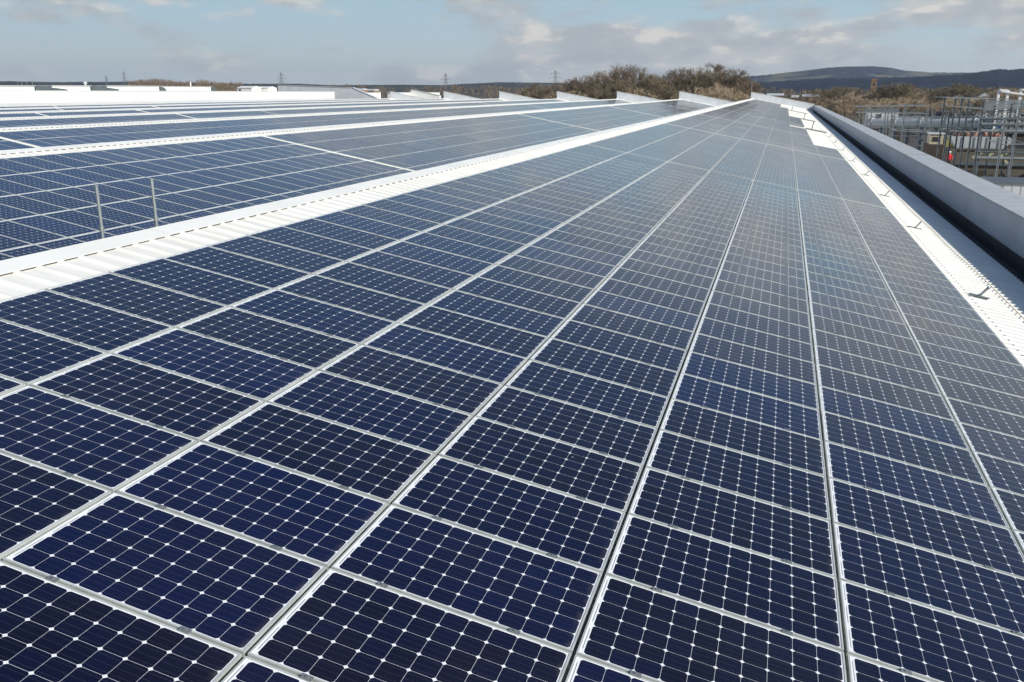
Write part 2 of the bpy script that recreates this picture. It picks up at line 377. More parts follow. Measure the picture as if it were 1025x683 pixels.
SEAMS = {0: [31.58, 56.4, 81.2, 106.0, 130.9, 155.7, 180.5, 205.3], 1: [30.15, 69.0, 110.0, 150.0], 2: [28.8, 120.0], 3: [60.9, 73.6, 140.0], 4: [60.0, 73.2], 5: [77.0, 93.0], 6: [91.0]}
def hgap(b, u): return (.12 if u < 40 else .075) if b == 0 else (.20 if u == SEAMS[b][0] or b == 3 and u < 70 else .12)
for b in range(NB):
    for u in SEAMS[b]:
        w_ = hgap(b, u)-.045; k = MB(); ve = 11.70 if not (b == 0 and u > 67) else 10.03
        k.prism([RP(b, -.01, u-w_, -.052), RP(b, -.01, u-w_, -.012), RP(b, -.01, u-w_+.015, -.012), RP(b, -.01, u-w_+.015, -.040), RP(b, -.01, u+w_-.015, -.040), RP(b, -.01, u+w_-.015, -.012), RP(b, -.01, u+w_, -.012), RP(b, -.01, u+w_, -.052)], RP(b, ve, u, 0)-RP(b, 0, u, 0))
        bp(k, 'seam_tray', MT['flash'] if b or u < 40 else MT['lgrey'])
# gutter and long side parapet on the right
XW = CAM.x+7.05; ZT = CAM.z-3.60; e0 = RP(0, VEAVE, 0, PAN)
k = MB(); gx0 = e0.x-.02; gz = e0.z-.012; y0, y1 = ORG.y+U0, ORG.y+UE[0]
pr = [(gx0, gz), (gx0, gz-.42), (XW-.004, gz-.42), (XW-.004, CAM.z-4.72), (XW-.03, CAM.z-4.72), (XW-.03, gz-.40), (gx0+.02, gz-.40), (gx0+.02, gz)]
k.prism([(x, y0, z_) for x, z_ in pr], (0, y1-y0, 0)); bp(k, 'gutter', MT['gutter'])
k = MB(); y = y0
while y < y1:            # ribbed inner face
    k.quad((XW, y, CAM.z-5.5), (XW, y+.11, CAM.z-5.5), (XW, y+.11, ZT-.01), (XW, y, ZT-.01))
    k.quad((XW, y+.11, CAM.z-5.5), (XW+.035, y+.13, CAM.z-5.5), (XW+.035, y+.13, ZT-.01), (XW, y+.11, ZT-.01))
    k.quad((XW+.035, y+.13, CAM.z-5.5), (XW+.035, y+.17, CAM.z-5.5), (XW+.035, y+.17, ZT-.01), (XW+.035, y+.13, ZT-.01))
    k.quad((XW+.035, y+.17, CAM.z-5.5), (XW, y+.19, CAM.z-5.5), (XW, y+.19, ZT-.01), (XW+.035, y+.17, ZT-.01))
    y += .19
par = bp(k, 'side_parapet', MT['grey'])
k = MB(); XO = XW+1.19; y = y0; i = 0
while y < y1+.2:
    e = min(y+6.1, y1+.2); z0 = ZT-.004*(i % 2)
    k.prism([(XW-.035, y+.008, z0-.07), (XW-.035, y+.004, z0), (XO+.03, y+.004, z0+.012), (XO+.03, y+.004, z0-.09), (XO+.01, y+.004, z0-.09), (XO+.01, y+.004, z0-.02), (XW-.015, y+.004, z0-.03), (XW-.015, y+.004, z0-.07)], (0, e-y-.016, 0))
    y = e; i += 1
c = bp(k, 'coping', MT['coping']); c.parent = par
for uu in (12.3, 53.3, 110.3):
    k = MB(); k.prism([(XW-.045, ORG.y+uu-.05, ZT-.12), (XW-.045, ORG.y+uu-.05, ZT+.010), (XO+.04, ORG.y+uu-.05, ZT+.022), (XO+.04, ORG.y+uu-.05, ZT-.10), (XO+.032, ORG.y+uu-.05, ZT-.10), (XO+.032, ORG.y+uu-.05, ZT+.014), (XW-.037, ORG.y+uu-.05, ZT+.003), (XW-.037, ORG.y+uu-.05, ZT-.12)], (0, .10, 0)); c = bp(k, 'joint_strap', MT['steel']); c.parent = par
for uu in (12.0, 53.0, 110.0):
    k = MB(); k.box(XW-.055, XW-.02, ORG.y+uu, ORG.y+uu+.05, ZT-.17, ZT-.12); c = bp(k, 'bolt', MT['dark']); c.parent = par
k = MB(); k.box(XO, XO+.04, y0, y1+.12, -.1, ZT-.1); bp(k, 'wall', MT['grey'])
k = MB(); XL = ORG.x-BAY*NB-2
k.box(XL, XO-.01, ORG.y+U1+.13, ORG.y+U1+.17, -.1, CAM.z-5.6); k.box(ORG.x+VR*ct, XO-.01, y1+.13, y1+.17, -.1, CAM.z-5.6); k.box(ORG.x+VR*ct-.05, ORG.x+VR*ct-.01, ORG.y+U1+.18, y1+.12, -.1, CAM.z-2.4); k.box(XL, XO-.01, y0-.1, y0, -.1, CAM.z-5.6); bp(k, 'wall', MT['grey'])

# mast at the far end of the near ridge
p = RP(0, VR, UE[0]-.2, 0); k = MB(); k.bar((0, 0, -.1), (0, 0, 4.2), .045, 6)
o = k.build('mast', MT['steel']); o.location = p; tag(o, 'thin pale mast standing at the far end of the near ridge', 'mast')

# ---------------------------------------------------------------- solar panels
def ringmesh(k, M_=None, far=False):
    f_ = lambda p: tuple(M_ @ Vector(p)) if M_ is not None else p
    X, Y, Z, w_ = PW/2, PH/2, PT, .0125
    o_ = [(-X, -Y), (X, -Y), (X, Y), (-X, Y)]; i_ = [(-X+w_, -Y+w_), (X-w_, -Y+w_), (X-w_, Y-w_), (-X+w_, Y-w_)]
    for a in range(4):
        c = (a+1) % 4
        k.quad(f_((*o_[a], Z)), f_((*o_[c], Z)), f_((*i_[c], Z)), f_((*i_[a], Z)), 0)
        k.quad(f_((*o_[a], 0)), f_((*o_[c], 0)), f_((*o_[c], Z)), f_((*o_[a], Z)), 0)
        if not far: k.quad(f_((*i_[a], Z)), f_((*i_[c], Z)), f_((*i_[c], Z-.004)), f_((*i_[a], Z-.004)), 0)
    return i_
k = MB(); inner = ringmesh(k); k.quad((-PW/2+.0125, -PH/2+.0125, .002), (-PW/2+.0125, PH/2-.0125, .002), (PW/2-.0125, PH/2-.0125, .002), (PW/2-.0125, -PH/2+.0125, .002)); me_frame = k.mesh('frame', MT['alu'])
k = MB(); zc = PT-.0035; k.quad(*[(x, y, zc) for x, y in inner]); me_cells = k.mesh('cell_sheet', MT['cells'])
uvl = me_cells.uv_layers.new(name='UVMap')
for li, (x, y) in enumerate(inner): uvl.data[li].uv = (x+PW/2, y+PH/2)
k = MB(); k.box(-.035, .035, -.019, .019, PT+.0015, PT+.006); k.box(-.009, .009, -.009, .009, PT+.006, PT+.012); me_clamp = k.mesh('clamp', MT['clamp'])

ADJ = {}
# rows come in blocks, a wider seam between the blocks
def row_u(b):
    seams = SEAMS[b]
    us = []
    for si in range(len(seams)+1):
        lo = seams[si-1]+hgap(b, seams[si-1]) if si else None; hi = seams[si]-hgap(b, seams[si]) if si < len(seams) else UE[b]-3.0
        if si == 0:
            u = hi-PH
            blk = []
            while u > -14: blk.append(u+PH/2); u -= PU
            us += blk[::-1]
        else:
            n = int((hi-lo+.02)//PU); 
            us += [lo+PH/2+j*PU for j in range(n)]
    return us
panels = []           # (area, b, col, row, u, v, visible)
def vis_area(b, v, u):
    # projected area, sampled, of what lies inside the frame and is not behind the near ridge
    P = [project(RP(b, v+dv*PW, u+du*PH)) for dv, du in ((-.5, -.5), (.5, -.5), (.5, .5), (-.5, .5))]
    if any(p is None for p in P): return 0.0
    A = .5*abs(sum(P[i][0]*P[(i+1) % 4][1]-P[(i+1) % 4][0]*P[i][1] for i in range(4)))
    cnt = 0
    for i in range(5):
        for j in range(5):
            Q = RP(b, v+(i/4-.5)*PW*.98, u+(j/4-.5)*PH*.98); p = project(Q)
            if p is None or not (0 <= p[0] <= 1025 and 0 <= p[1] <= 683): continue
            if b > 0 and abs((Q.z-CAM.z)/(Q.x-CAM.x)) > .2228: continue
            if b > 1 and abs((Q.z-CAM.z)/(Q.x-CAM.x)) > .078: continue
            cnt += 1
    return A*cnt/25
for b in range(NB):
    for c in range(7):
        v = V_R+PW/2+c*PV
        for r, u in enumerate(row_u(b)):
            if b >= 2 and u < BAY*b-32: continue
            if b == 0:
                if c == 6 and u > 67.4: continue
                if c == 5 and (u > 137 or 96.5 < u < 102.5): continue
                if c == 4 and (u > 196): continue
            a = vis_area(b, v, u) if b < 3 else 0
            panels.append((a, b, c, r, u, v))
order = sorted(panels, key=lambda p: -p[0])[:300]
near = set((p[1], p[2], p[3]) for p in order)
words = 'first second third fourth fifth sixth seventh eighth ninth tenth eleventh twelfth thirteenth fourteenth fifteenth sixteenth seventeenth eighteenth nineteenth'.split()
def ordinal(n):
    if n < 20: return words[n-1]
    t_ = {2: 'twent', 3: 'thirt', 4: 'fort', 5: 'fift', 6: 'sixt', 7: 'sevent'}[n//10]
    return t_+'ieth' if n % 10 == 0 else t_+'y-'+words[n % 10-1]
seen = {}
lab = {}
for (a, b, c, r, u, v) in sorted(panels, key=lambda p: (p[1], p[2], p[4])):
    if a > 3 or ((b, c) in seen and a > 0):
        seen[(b, c)] = seen.get((b, c), 0)+1; lab[(b, c, r)] = seen[(b, c)]
proto = None; nn = 0
far = MB(); far_uv = []; far_r = []
prng = random.Random(3)
for (a, b, c, r, u, v) in panels:
    jt = (prng.gauss(0, .0016), prng.gauss(0, .0016)); jz = prng.uniform(-.002, .002)
    loc = RP(b, v, u, -PT+jz)
    if (b, c, r) in near:
        if proto is None:
            proto = empty('solar_panel', (0, 0, 0)); 
            for nm, me in (('frame', me_frame), ('cell_sheet', me_cells)):
                o = bpy.data.objects.new(nm, me); COL.objects.link(o); o.parent = proto
            for sx in (-.45, .45):
                o = bpy.data.objects.new('clamp', me_clamp); COL.objects.link(o); o.parent = proto; o.location = (sx, PU/2, 0)
            o = proto
        else: o = dup(proto)
        o.location = loc; o.rotation_euler = (jt[0], TILT+jt[1], 0)
        k_ = lab.get((b, c, r), 1)
        if b == 0: L = 'solar panel, %s column from the near ridge cap, %s in view from the near end' % (words[c], ordinal(k_))
        elif b == 1: L = 'solar panel beyond the near ridge, %s column down, %s in view from left edge' % (words[c], ordinal(k_))
        else: L = 'solar panel beyond the second ridge, %s column down, %s in view from left edge' % (words[c], ordinal(k_))
        tag(o, L, 'solar panel', 'framed solar panels laid in columns on the roof slopes'); nn += 1
    else:
        M_ = Matrix.Translation(loc) @ Matrix.Rotation(TILT+jt[1], 4, 'Y') @ Matrix.Rotation(jt[0], 4, 'X')
        nf = len(far.f); inn = ringmesh(far, M_, True)
        far_uv += [(0, 0)]*4*(len(far.f)-nf); far_r += [0]*(len(far.f)-nf)
        far.quad(*[tuple(M_ @ Vector((x, y, PT-.003))) for x, y in inn], 1)
        far_uv += [(x+PW/2, y+PH/2) for x, y in inn]; far_r.append(prng.random())
me = far.mesh('solar_panels', [MT['alu'], MT['cells']])
uvl = me.uv_layers.new(name='UVMap'); uvl.data.foreach_set('uv', [c for p in far_uv for c in p])
at_ = me.attributes.new('rnd', 'FLOAT', 'FACE'); at_.data.foreach_set('value', far_r)
o = bpy.data.objects.new('solar_panels', me); COL.objects.link(o)
tag(o, 'thousands more blue solar panels covering the receding roof slopes to their far ends', 'solar panels', kind='stuff')

# ---------------------------------------------------------------- things on the roof
# anchors along the bare sheet at the right
def anchor():
    r = empty('roof_anchor', (0, 0, 0))
    k = MB(); k.box(-.20, .20, -.035, .035, .001, .010); k.box(-.035, .035, -.05, .05, .010, .020); k.build('base_strip', MT['steel'], r)
    k = MB(); k.prism([(-.012, -.03, .02), (.022, -.03, .02), (.120, -.03, .165), (.085, -.03, .178)], (0, .06, 0)); k.build('upright', MT['clamp'], r)
    k = MB(); k.bar((.103, -.05, .172), (.103, .05, .172), .018, 8); k.build('eyelet', MT['steel'], r)
    return r
ap = anchor(); alist = [17.6, 28.1, 37.8, 48.0, 58.1, 69.5, 80.3, 90.5]
an = ['nearest', 'second nearest', 'third nearest', 'fourth nearest', 'fifth nearest', 'third farthest', 'second farthest', 'farthest']
for i, u in enumerate(alist):
    o = ap if i == 0 else dup(ap)
    o.location = RP(0, 12.24, u, CROWN+.001); o.rotation_euler = (0, TILT, R(-10)); o.scale = (1.05, 1.9, 1.35)
    tag(o, 'small bent metal anchor on bare white sheet beside panels, %s of the row' % an[i], 'roof anchor', 'metal anchors along the bare roof edge')
k = MB(); pts = [RP(0, 12.83+.02*math.sin(u*.7), u, CROWN+.010) for u in np.arange(U0+.5, UE[0]-1, 1.5)]
for a, b_ in zip(pts, pts[1:]): k.bar(a, b_, .008, 4, cap=False)
o = k.build('lightning_conductor', MT['ochre']); tag(o, 'thin brown conductor tape running along the white sheet beside the gutter', 'cable')
# row of fixing screws with washers along the sheet edge
k = MB(); u = U0+.29
while u < 120:
    p = RP(0, 11.98, u, CROWN+.001); q = RP(0, 11.98, u, CROWN+.016); k.bar(p, q, .016, 6)
    u += RIB
bp(k, 'sheet_fixings', MT['clamp'])
# grating boards crossing the bare patch further down, each with its post
for i, (u, v0, v1) in enumerate(((99.6, 10.1, 12.3), (136.0, 9.9, 12.2), (182.0, 8.4, 12.0))):
    r = empty('walkway_board', RP(0, v0, u, CROWN)); r.rotation_euler = (0, TILT, 0)
    k = MB(); x = 0
    k.box(0, v1-v0, -.82, -.77, .02, .09); k.box(0, v1-v0, .77, .82, .02, .09)
    while x < v1-v0-.05: k.box(x+.006, x+.062, -.765, .765, .05, .10); x += .07
    k.build('grating', MT['shade'], r)
    k = MB(); k.bar((.6, 0, .02), (.6, 0, 0.8), .045, 6); k.build('post', MT['dsteel'], r)
    k = MB(); k.bar((.6, 0, .8), (.6, 0, .88), .075, 8); k.build('cap', MT['steel'], r)
    tag(r, 'dark grating board with a short post on the bare white roof, %s of three' % ['nearest', 'middle', 'farthest'][i], 'roof walkway', 'grating boards at the ends of the panel columns')
# two thin posts at the left, standing in the valley behind the near ridge
for i, (px, yt, pxb) in enumerate(((96.4, 187.1, 102.8), (152.3, 180.3, 156.8))):
    X = RP(0, VR, 0).x-.35; d = ray(pxb, 236 if i == 0 else 225.5); Y = X/d.x*d.y if abs(d.x) > 0 else 10
    dt = ray(px, yt); ztop = CAM.z + dt.z*(X/dt.x); zb = RP(1, VVAL, 0, PAN).z+.05
    r = empty('guard_post', (X, Y, zb))
    k = MB(); k.bar((0, 0, 0), (0, 0, ztop-zb), .024, 8); k.build('tube', MT['steel'], r, smooth=False)
    k = MB(); k.bar((0, 0, ztop-zb), (0, 0, ztop-zb+.02), .030, 8); k.build('cap', MT['steel'], r)
    k = MB(); k.box(-.10, .10, -.08, .08, -.05, 0); k.build('base_plate', MT['steel'], r)
    k = MB(); k.bar((0, 0, ztop-zb-.62), (0, 0, ztop-zb-.55), .035, 8); k.build('collar', MT['clamp'], r)
    tag(r, ['left one of two thin grey guard posts behind the near ridge', 'right one of two thin grey guard posts behind the near ridge'][i], 'post', 'thin guard posts behind the near ridge')
# ---------------------------------------------------------------- neighbouring white roofs at the left
XWL = CAM.x-103.5
r = empty('white_hall', (XWL, 100, 0)); tag(r, 'long low white hall wall running behind the farthest panel rows at left', 'building')
def part(mb, name, m, root):
    mb.v = [tuple(Vector(p)-root.location) for p in mb.v]; return mb.build(name, m, root)
k = MB(); yend = 194.5; zn, zf = CAM.z+.20, CAM.z-.24
k.prism([(XWL, -10, 0), (XWL, yend, 0), (XWL, yend, zf), (XWL, -10, zn+.02)], (-9, 0, 0)); part(k, 'wall', MT['flash'], r)
k = MB(); k.prism([(XWL+.08, -10, zn+.023), (XWL+.08, yend+.1, zf+.003), (XWL+.08, yend+.1, zf+.09), (XWL+.08, -10, zn+.13)], (-9.15, 0, 0)); part(k, 'coping', MT['lgrey'], r)
k = MB(); k.box(XWL+.003, XWL+.05, -10, yend, 8.5, CAM.z-1.62); part(k, 'base_flashing', MT['lgrey'], r)
# the hall's far roof wedge
def wedge(px0, yt0, px1, yt1, px2, yb, Y, depth, m, label, name='shed_roof'):
    a = at(px0, yt0, Y); b_ = at(px1, yt1, Y); c = at(px2, yb, Y); k = MB(); base = 6.0
    root = empty(name, (a.x, Y, 0))
    k.prism([(a.x, Y, base), (c.x, Y, base), (c.x, Y, c.z), (b_.x, Y, b_.z), (a.x, Y, a.z)], (0, depth, 0)); part(k, 'wall', m, root)
    k = MB()
    for q0, q1 in ((a, b_), (b_, c)): k.prism([(q0.x, Y-.1, q0.z+.01), (q1.x, Y-.1, q1.z+.01), (q1.x, Y-.1, q1.z+.13), (q0.x, Y-.1, q0.z+.13)], (0, depth+.2, 0))
    part(k, 'coping', MT['lgrey'], root)
    tag(root, label, 'building'); return root
wedge(278, 85.5, 353, 88.2, 379, 99.5, 206, 1, MT['endclad'], 'pale grey hall gable with long flat top left of the roof end parapets')
wedge(411, 90.2, 413, 90.4, 440, 96, 260, 1, MT['flash'], 'small white sawtooth peak behind the roof ends near the middle', 'shed_roof')
def atX(px, py, X):
    d = ray(px, py); return CAM + d*((X-CAM.x)/d.x)
segs = [(-70, 34, 85.8, 'far left'), (52, 90, 86.1, 'second from left'), (107, 159, 86.3, 'third from left'), (161, 211, 86.9, 'fourth from left'), (355, 381, 92.9, 'just right of the grey hall gable'), (397, 440, 92.9, 'between two roof end parapets')]
for q, (x0, x1, yt, nm) in enumerate(segs):
    X = XWL-14 if q < 4 else CAM.x-(128 if q == 4 else 112); a, b_ = atX(x0, yt, X), atX(x1, yt, X); root = empty('white_roof_box', (X, a.y, 0)); L_ = b_.y-a.y
    k = MB(); k.box(-3, 0, 0, L_, 7, a.z); k.build('wall', MT['flash'], root)
    k = MB(); k.box(-3.2, .2, -.2, L_+.2, a.z+.003, a.z+.10); k.build('roof', MT['lgrey'], root)
    if q < 4:
        L2 = 7 if q in (0, 1) else 2
        k = MB(); k.prism([(.1, L_+.21, 7), (.1, L_+L2, 7), (.1, L_+L2, a.z-.5), (.1, L_+.21, a.z+.15)], (-2.5, 0, 0)); k.build('shoulder_roof', MT['dsteel'], root)
    tag(root, 'long low white roof upstand beyond the panels, %s' % nm, 'building', 'white roof upstands beyond the last panel rows')
r = empty('roof_vent', at(85.5, 86, 160)); k = MB(); k.bar((0, 0, -1.2), (0, 0, .3), .22, 10); k.build('stack', MT['flash'], r); k = MB(); k.bar((0, 0, .3), (0, 0, .5), .25, 10, r2=.45); k.bar((0, 0, .5), (0, 0, .8), .45, 10, r2=.2); k.build('cowl', MT['flash'], r)
tag(r, 'white ventilator with rounded cowl above the white roofs at left', 'roof vent')
r = empty('roof_vent', at(191, 88, 185)); k = MB(); k.bar((0, 0, -1.2), (0, 0, 1.2), .16, 8); k.build('stack', MT['flash'], r); k = MB(); k.bar((0, 0, 1.2), (0, 0, 1.4), .24, 8); k.build('cap', MT['lgrey'], r)
tag(r, 'slim white flue pipe standing above the long white wall', 'roof vent')
for i, px in enumerate((18, 22, 27, 33)):
    p = at(px, 86, 172); k = MB(); k.bar((0, 0, -2), (0, 0, 1.15), .05, 5); o = k.build('thin_pole', MT['steel']); o.location = p
    tag(o, 'thin pale pole above the white roofs at far left, %s of four' % words[i], 'pole', 'thin poles above the far left roofs')
# far white blocks (low houses and sheds)
for i, (x0, x1, y0_, y1_, Y, m, lb) in enumerate(((237, 252, 86.3, 89.5, 420, 'flash', 'small white shed right of the brown wood at left'), (256, 268, 86.6, 89.3, 430, 'flash', 'small white shed just left of the grey hall gable'),
        (768, 784, 93.6, 97.5, 430, 'lgrey', 'long thin white roof just beyond the near end parapet'), (793, 799, 95.6, 99.5, 420, 'flash', 'small bright white shed beyond the end parapet'), (804, 819, 94.6, 101, 400, 'pinkroof', 'pale gabled house beyond the right corner of the roof'),
        (350, 362, 88.6, 90.5, 500, 'lgrey', 'tiny pale shed beyond the grey hall gable'), (366, 374, 89.3, 91, 520, 'flash', 'tiny white shed left of the roof end parapets'))):
    a, b_ = at(x0, y0_, Y), at(x1, y1_, Y); root = empty('far_shed', ((a.x+b_.x)/2, Y, 0)); wd = abs(b_.x-a.x); zt = a.z
    k = MB(); k.box(-wd/2, wd/2, 0, 9, 0, zt-.9); k.build('wall', MT[m] if i < 2 else MT['brick'], root)
    k = MB(); k.prism([(-wd/2-.3, -.3, zt-.95), (-wd/2-.3, 4.5, zt), (-wd/2-.3, 9.3, zt-.95)], (wd+.6, 0, 0)); k.build('roof', MT['lgrey'] if i > 1 else MT['flash'], root)
    k = MB()
    for q in range(max(1, int(wd//5))): k.box(-wd/2+1+q*5, -wd/2+2.4+q*5, -.05, -.003, zt-2.8, zt-1.6)
    k.build('window', MT['dark'], root)
    tag(root, lb, 'shed')

# ---------------------------------------------------------------- pylons
def pylon(px, yt, Y, lb):
    top = at(px, yt, Y); h = top.z; root = empty('pylon', (top.x, Y, 0)); k = MB(); r0 = .11*(Y/900)
    def wd(z_): return 3.2*(1-z_/h)**1.3+.6
    lv = [h*i/9 for i in range(10)]
    for sx in (-1, 1):
        for sy in (-1, 1):
            for a, c in zip(lv, lv[1:]): k.bar((sx*wd(a), sy*wd(a), a), (sx*wd(c), sy*wd(c), c), r0*1.1, 4)
    for i, (a, c) in enumerate(zip(lv, lv[1:])):
        for sy in (-1, 1):
            k.bar((-wd(a), sy*wd(a), a), (wd(c), sy*wd(c), c), r0*.7, 3); k.bar((wd(a), sy*wd(a), a), (-wd(c), sy*wd(c), c), r0*.7, 3)
    k.build('lattice_mast', MT['dsteel'], root)
    for f_, L in ((.66, 6), (.78, 7.2), (.9, 5)):
        k = MB(); k.bar((-L, 0, h*f_), (L, 0, h*f_), r0, 4); k.bar((-L, 0, h*f_), (0, 0, h*f_+1.8), r0*.7, 4); k.bar((L, 0, h*f_), (0, 0, h*f_+1.8), r0*.7, 4)
        for s_ in (-1, 1): k.bar((s_*L*.95, 0, h*f_), (s_*L*.95, 0, h*f_-2), r0*.8, 4)
        k.build('crossarm', MT['dsteel'], root)
    tag(root, lb, 'pylon', 'electricity pylons on the skyline'); return root
pylon(123.5, 71.5, 1300, 'lattice pylon on the skyline at the far left above the brown wood')
pylon(281, 72.5, 1150, 'lattice pylon on the skyline above the grey hall gable')
pylon(446, 73.5, 1150, 'lattice pylon on the skyline above the middle roof end parapets')
pylon(556, 70.5, 900, 'tallest looking lattice pylon just left of the bare trees')
pylon(106, 75.5, 1900, 'tiny faint pylon leftmost on the skyline')

# ---------------------------------------------------------------- trees
def bare_tree(seed, h=16, spread=.55, tw=0, dens=11, lv=5):
    rg = random.Random(seed); tr = MB(); cr = MB()
    def go(p, d, L, r, lvl):
        q = p + d*L; k = tr if lvl <= 2 else cr
        k.bar(p, q, r, 5 if lvl < 2 else 3, r2=r*.62, cap=False)
        if lvl >= lv-1:
            for _ in range(dens):
                a = p + d*L*rg.uniform(.2, 1); e = (d+Vector((rg.gauss(0, .7), rg.gauss(0, .7), rg.gauss(.25, .45)))).normalized()
                b_ = a+e*rg.uniform(.4, 1.05); s_ = e.cross(Vector((rg.gauss(0, 1), rg.gauss(0, 1), rg.gauss(0, 1)))).normalized()*.021
                cr.tri(a-s_, a+s_, b_)
                m_ = a+(b_-a)*.5; e2 = (e+Vector((rg.gauss(0, .8), rg.gauss(0, .8), rg.gauss(0, .5)))).normalized(); cr.tri(m_-s_, m_+s_, m_+e2*rg.uniform(.3, .7))
        if lvl == lv: return
        for i in range(4 if lvl < 2 else 3):
            az = rg.uniform(0, 6.28); sp = spread*rg.uniform(.6, 1.35)
            u_ = d.orthogonal().normalized(); w_ = d.cross(u_); e = (d*math.cos(sp)+(u_*math.cos(az)+w_*math.sin(az))*math.sin(sp)); e.z += .12; e.normalize()
            go(p+d*L*rg.uniform(.55, 1.0) if i else q, e, L*rg.uniform(.66, .86), r*rg.uniform(.5, .62), lvl+1)
    go(Vector((0, 0, 0)), Vector((rg.gauss(0, .04), rg.gauss(0, .04), 1)).normalized(), h*.26, h*.017, 0)
    zs = sorted(v[2] for v in cr.v); s_ = h/zs[int(len(zs)*.97)]
    for k in (tr, cr): k.v = [(a*s_, b_*s_, c*s_) for a, b_, c in k.v]
    # prune to a rounded, slightly lobed outline
    nv, nf, mp = [], [], {}
    for f_ in cr.f:
        c = [sum(cr.v[i][q] for i in f_)/len(f_) for q in range(3)]; t_ = max(0, 1-((c[2]/h-.52)/.50)**2); az = math.atan2(c[1], c[0])
        lim = .42*h*math.sqrt(t_)*(1+.12*math.sin(3*az+seed)+.07*math.sin(7*az+c[2]))
        if math.hypot(c[0], c[1]) > lim*rg.uniform(.78, 1.08): continue
        g_ = []
        for i in f_:
            if i not in mp: mp[i] = len(nv); nv.append(cr.v[i])
            g_.append(mp[i])
        nf.append(tuple(g_))
    cr.v, cr.f, cr.m = nv, nf, [0]*len(nf)
    return tr.mesh('trunk', MT['bark']), cr.mesh('crown', TW[tw])
VAR = [bare_tree(11, 17, .55, 0), bare_tree(12, 17, .48, 1), bare_tree(13, 17, .62, 0, 6), bare_tree(14, 15, .6, 2, 13), bare_tree(15, 16, .52, 1, 12)]
def tree(px, yt, Y, vi, label, group, wide=1.0):
    top = at(px, yt, Y); s_ = top.z/15.5
    r = empty('bare_tree', (top.x, Y, -.05), random.uniform(0, 6.28)); r.scale = (s_*wide, s_*wide, s_)
    for nm, me in zip(('trunk', 'crown'), VAR[vi]):
        o = bpy.data.objects.new(nm, me); COL.objects.link(o); o.parent = r
    tag(r, label, 'tree', group); return r
kinds = ['brown bare tree', 'olive-brown bare tree', 'thin open bare tree', 'pale tan bushy bare tree', 'mossy brown bare tree']
G1 = 'bare trees beyond the end of the roof'
T1 = [(534, 89, 300, 3), (547, 87, 290, 1), (560, 86, 280, 4), (575, 83.5, 285, 0), (590, 80, 290, 1), (603, 79, 280, 4), (616, 74, 300, 2), (628, 68.5, 285, 2), (641, 71, 290, 2), (652, 78, 275, 1), (664, 79.5, 285, 4),
      (677, 77, 290, 0), (689, 73, 285, 0), (702, 71, 280, 4), (714, 69, 290, 0), (726, 69.5, 285, 4), (736, 74, 280, 0), (744, 81, 290, 1),
      (566, 90, 255, 3), (584, 88, 250, 3), (604, 88, 250, 4), (622, 84, 255, 1), (646, 86, 250, 3), (664, 88, 252, 1), (700, 84, 250, 3), (718, 80, 255, 3), (732, 85, 250, 3), (745, 88, 262, 0)]
for i, (px, yt, Y, vi) in enumerate(sorted(T1)):
    tree(px-6, yt+1.5, Y, vi, '%s beyond the roof end, %s from left in its clump' % (kinds[vi], ordinal(i+1)), G1, 1.25)
G2 = 'bare trees beyond the building site'
i = 0; px = 826
T2 = []
while px < 1045:
    yt = 90+2.5*math.sin(px*.11)+random.uniform(-1.5, 1.5); T2.append((px, yt, random.uniform(360, 420), random.choice((3, 1, 3, 4)))); px += random.uniform(8, 14)
px = 830
while px < 1040:
    T2.append((px, 97+random.uniform(-2, 2), random.uniform(300, 340), random.choice((3, 3, 3, 1)))); px += random.uniform(11, 20)
for i, (px, yt, Y, vi) in enumerate(sorted(T2)):
    tree(px, yt, Y, vi, '%s behind the site, %s from left in its belt' % (kinds[vi], ordinal(i+1)), G2, 1.5)
# far woods that read as a mass
def wood(name, px0, px1, ytf, Y0, Y1, n, m, label):
    k = MB(); rg = random.Random(name+str(px0))
    for _ in range(n):
        px = rg.uniform(px0, px1); Y = rg.uniform(Y0, Y1); top = at(px, ytf(px)+rg.uniform(-.6, 1.6), Y); h = top.z; w_ = h*.32
        k.bar((top.x, Y, 0), (top.x, Y, h*.6), .35, 4, r2=.15, cap=False)
        for __ in range(150):
            a = rg.uniform(0, 6.28); t_ = rg.uniform(.15, 1); rr = w_*math.sqrt(max(0, 1-(2*(t_-.5))**2))*rg.uniform(.3, 1)
            p = Vector((top.x+rr*math.cos(a), Y+rr*math.sin(a), h*(.12+.86*t_))); e = Vector((math.cos(a)*.6+rg.gauss(0, .4), math.sin(a)*.6+rg.gauss(0, .4), rg.uniform(.2, 1.2))).normalized()*rg.uniform(1.0, 2.2)*(Y/600)
            s_ = e.cross(Vector((rg.gauss(0, 1), rg.gauss(0, 1), .3))).normalized()*.16*(Y/600); k.tri(p-s_, p+s_, p+e)
    o = k.build(name, m); tag(o, label, 'wood', kind='stuff')
wood('far_wood', 128, 240, lambda x: 80.3+(x > 182)*1.5+1.2*math.cos((x-128)*.13), 560, 640, 110, TW[0], 'brown leafless wood on the skyline behind the white roofs at left')
wood('far_wood', -40, 540, lambda x: 86.5+1.2*math.sin(x*.05), 900, 1100, 150, TW[0], 'thin dark line of distant leafless trees along the left horizon')
wood('far_wood', 745, 1060, lambda x: 89+1.5*math.sin(x*.08), 520, 640, 120, TW[1], 'pale tan belt of leafless trees at the foot of the wooded hills')
wood('far_wood', 750, 860, lambda x: 97+.5*math.sin(x*.2), 300, 345, 45, TW[0], 'low reddish brown scrub beyond the right corner of the roof')

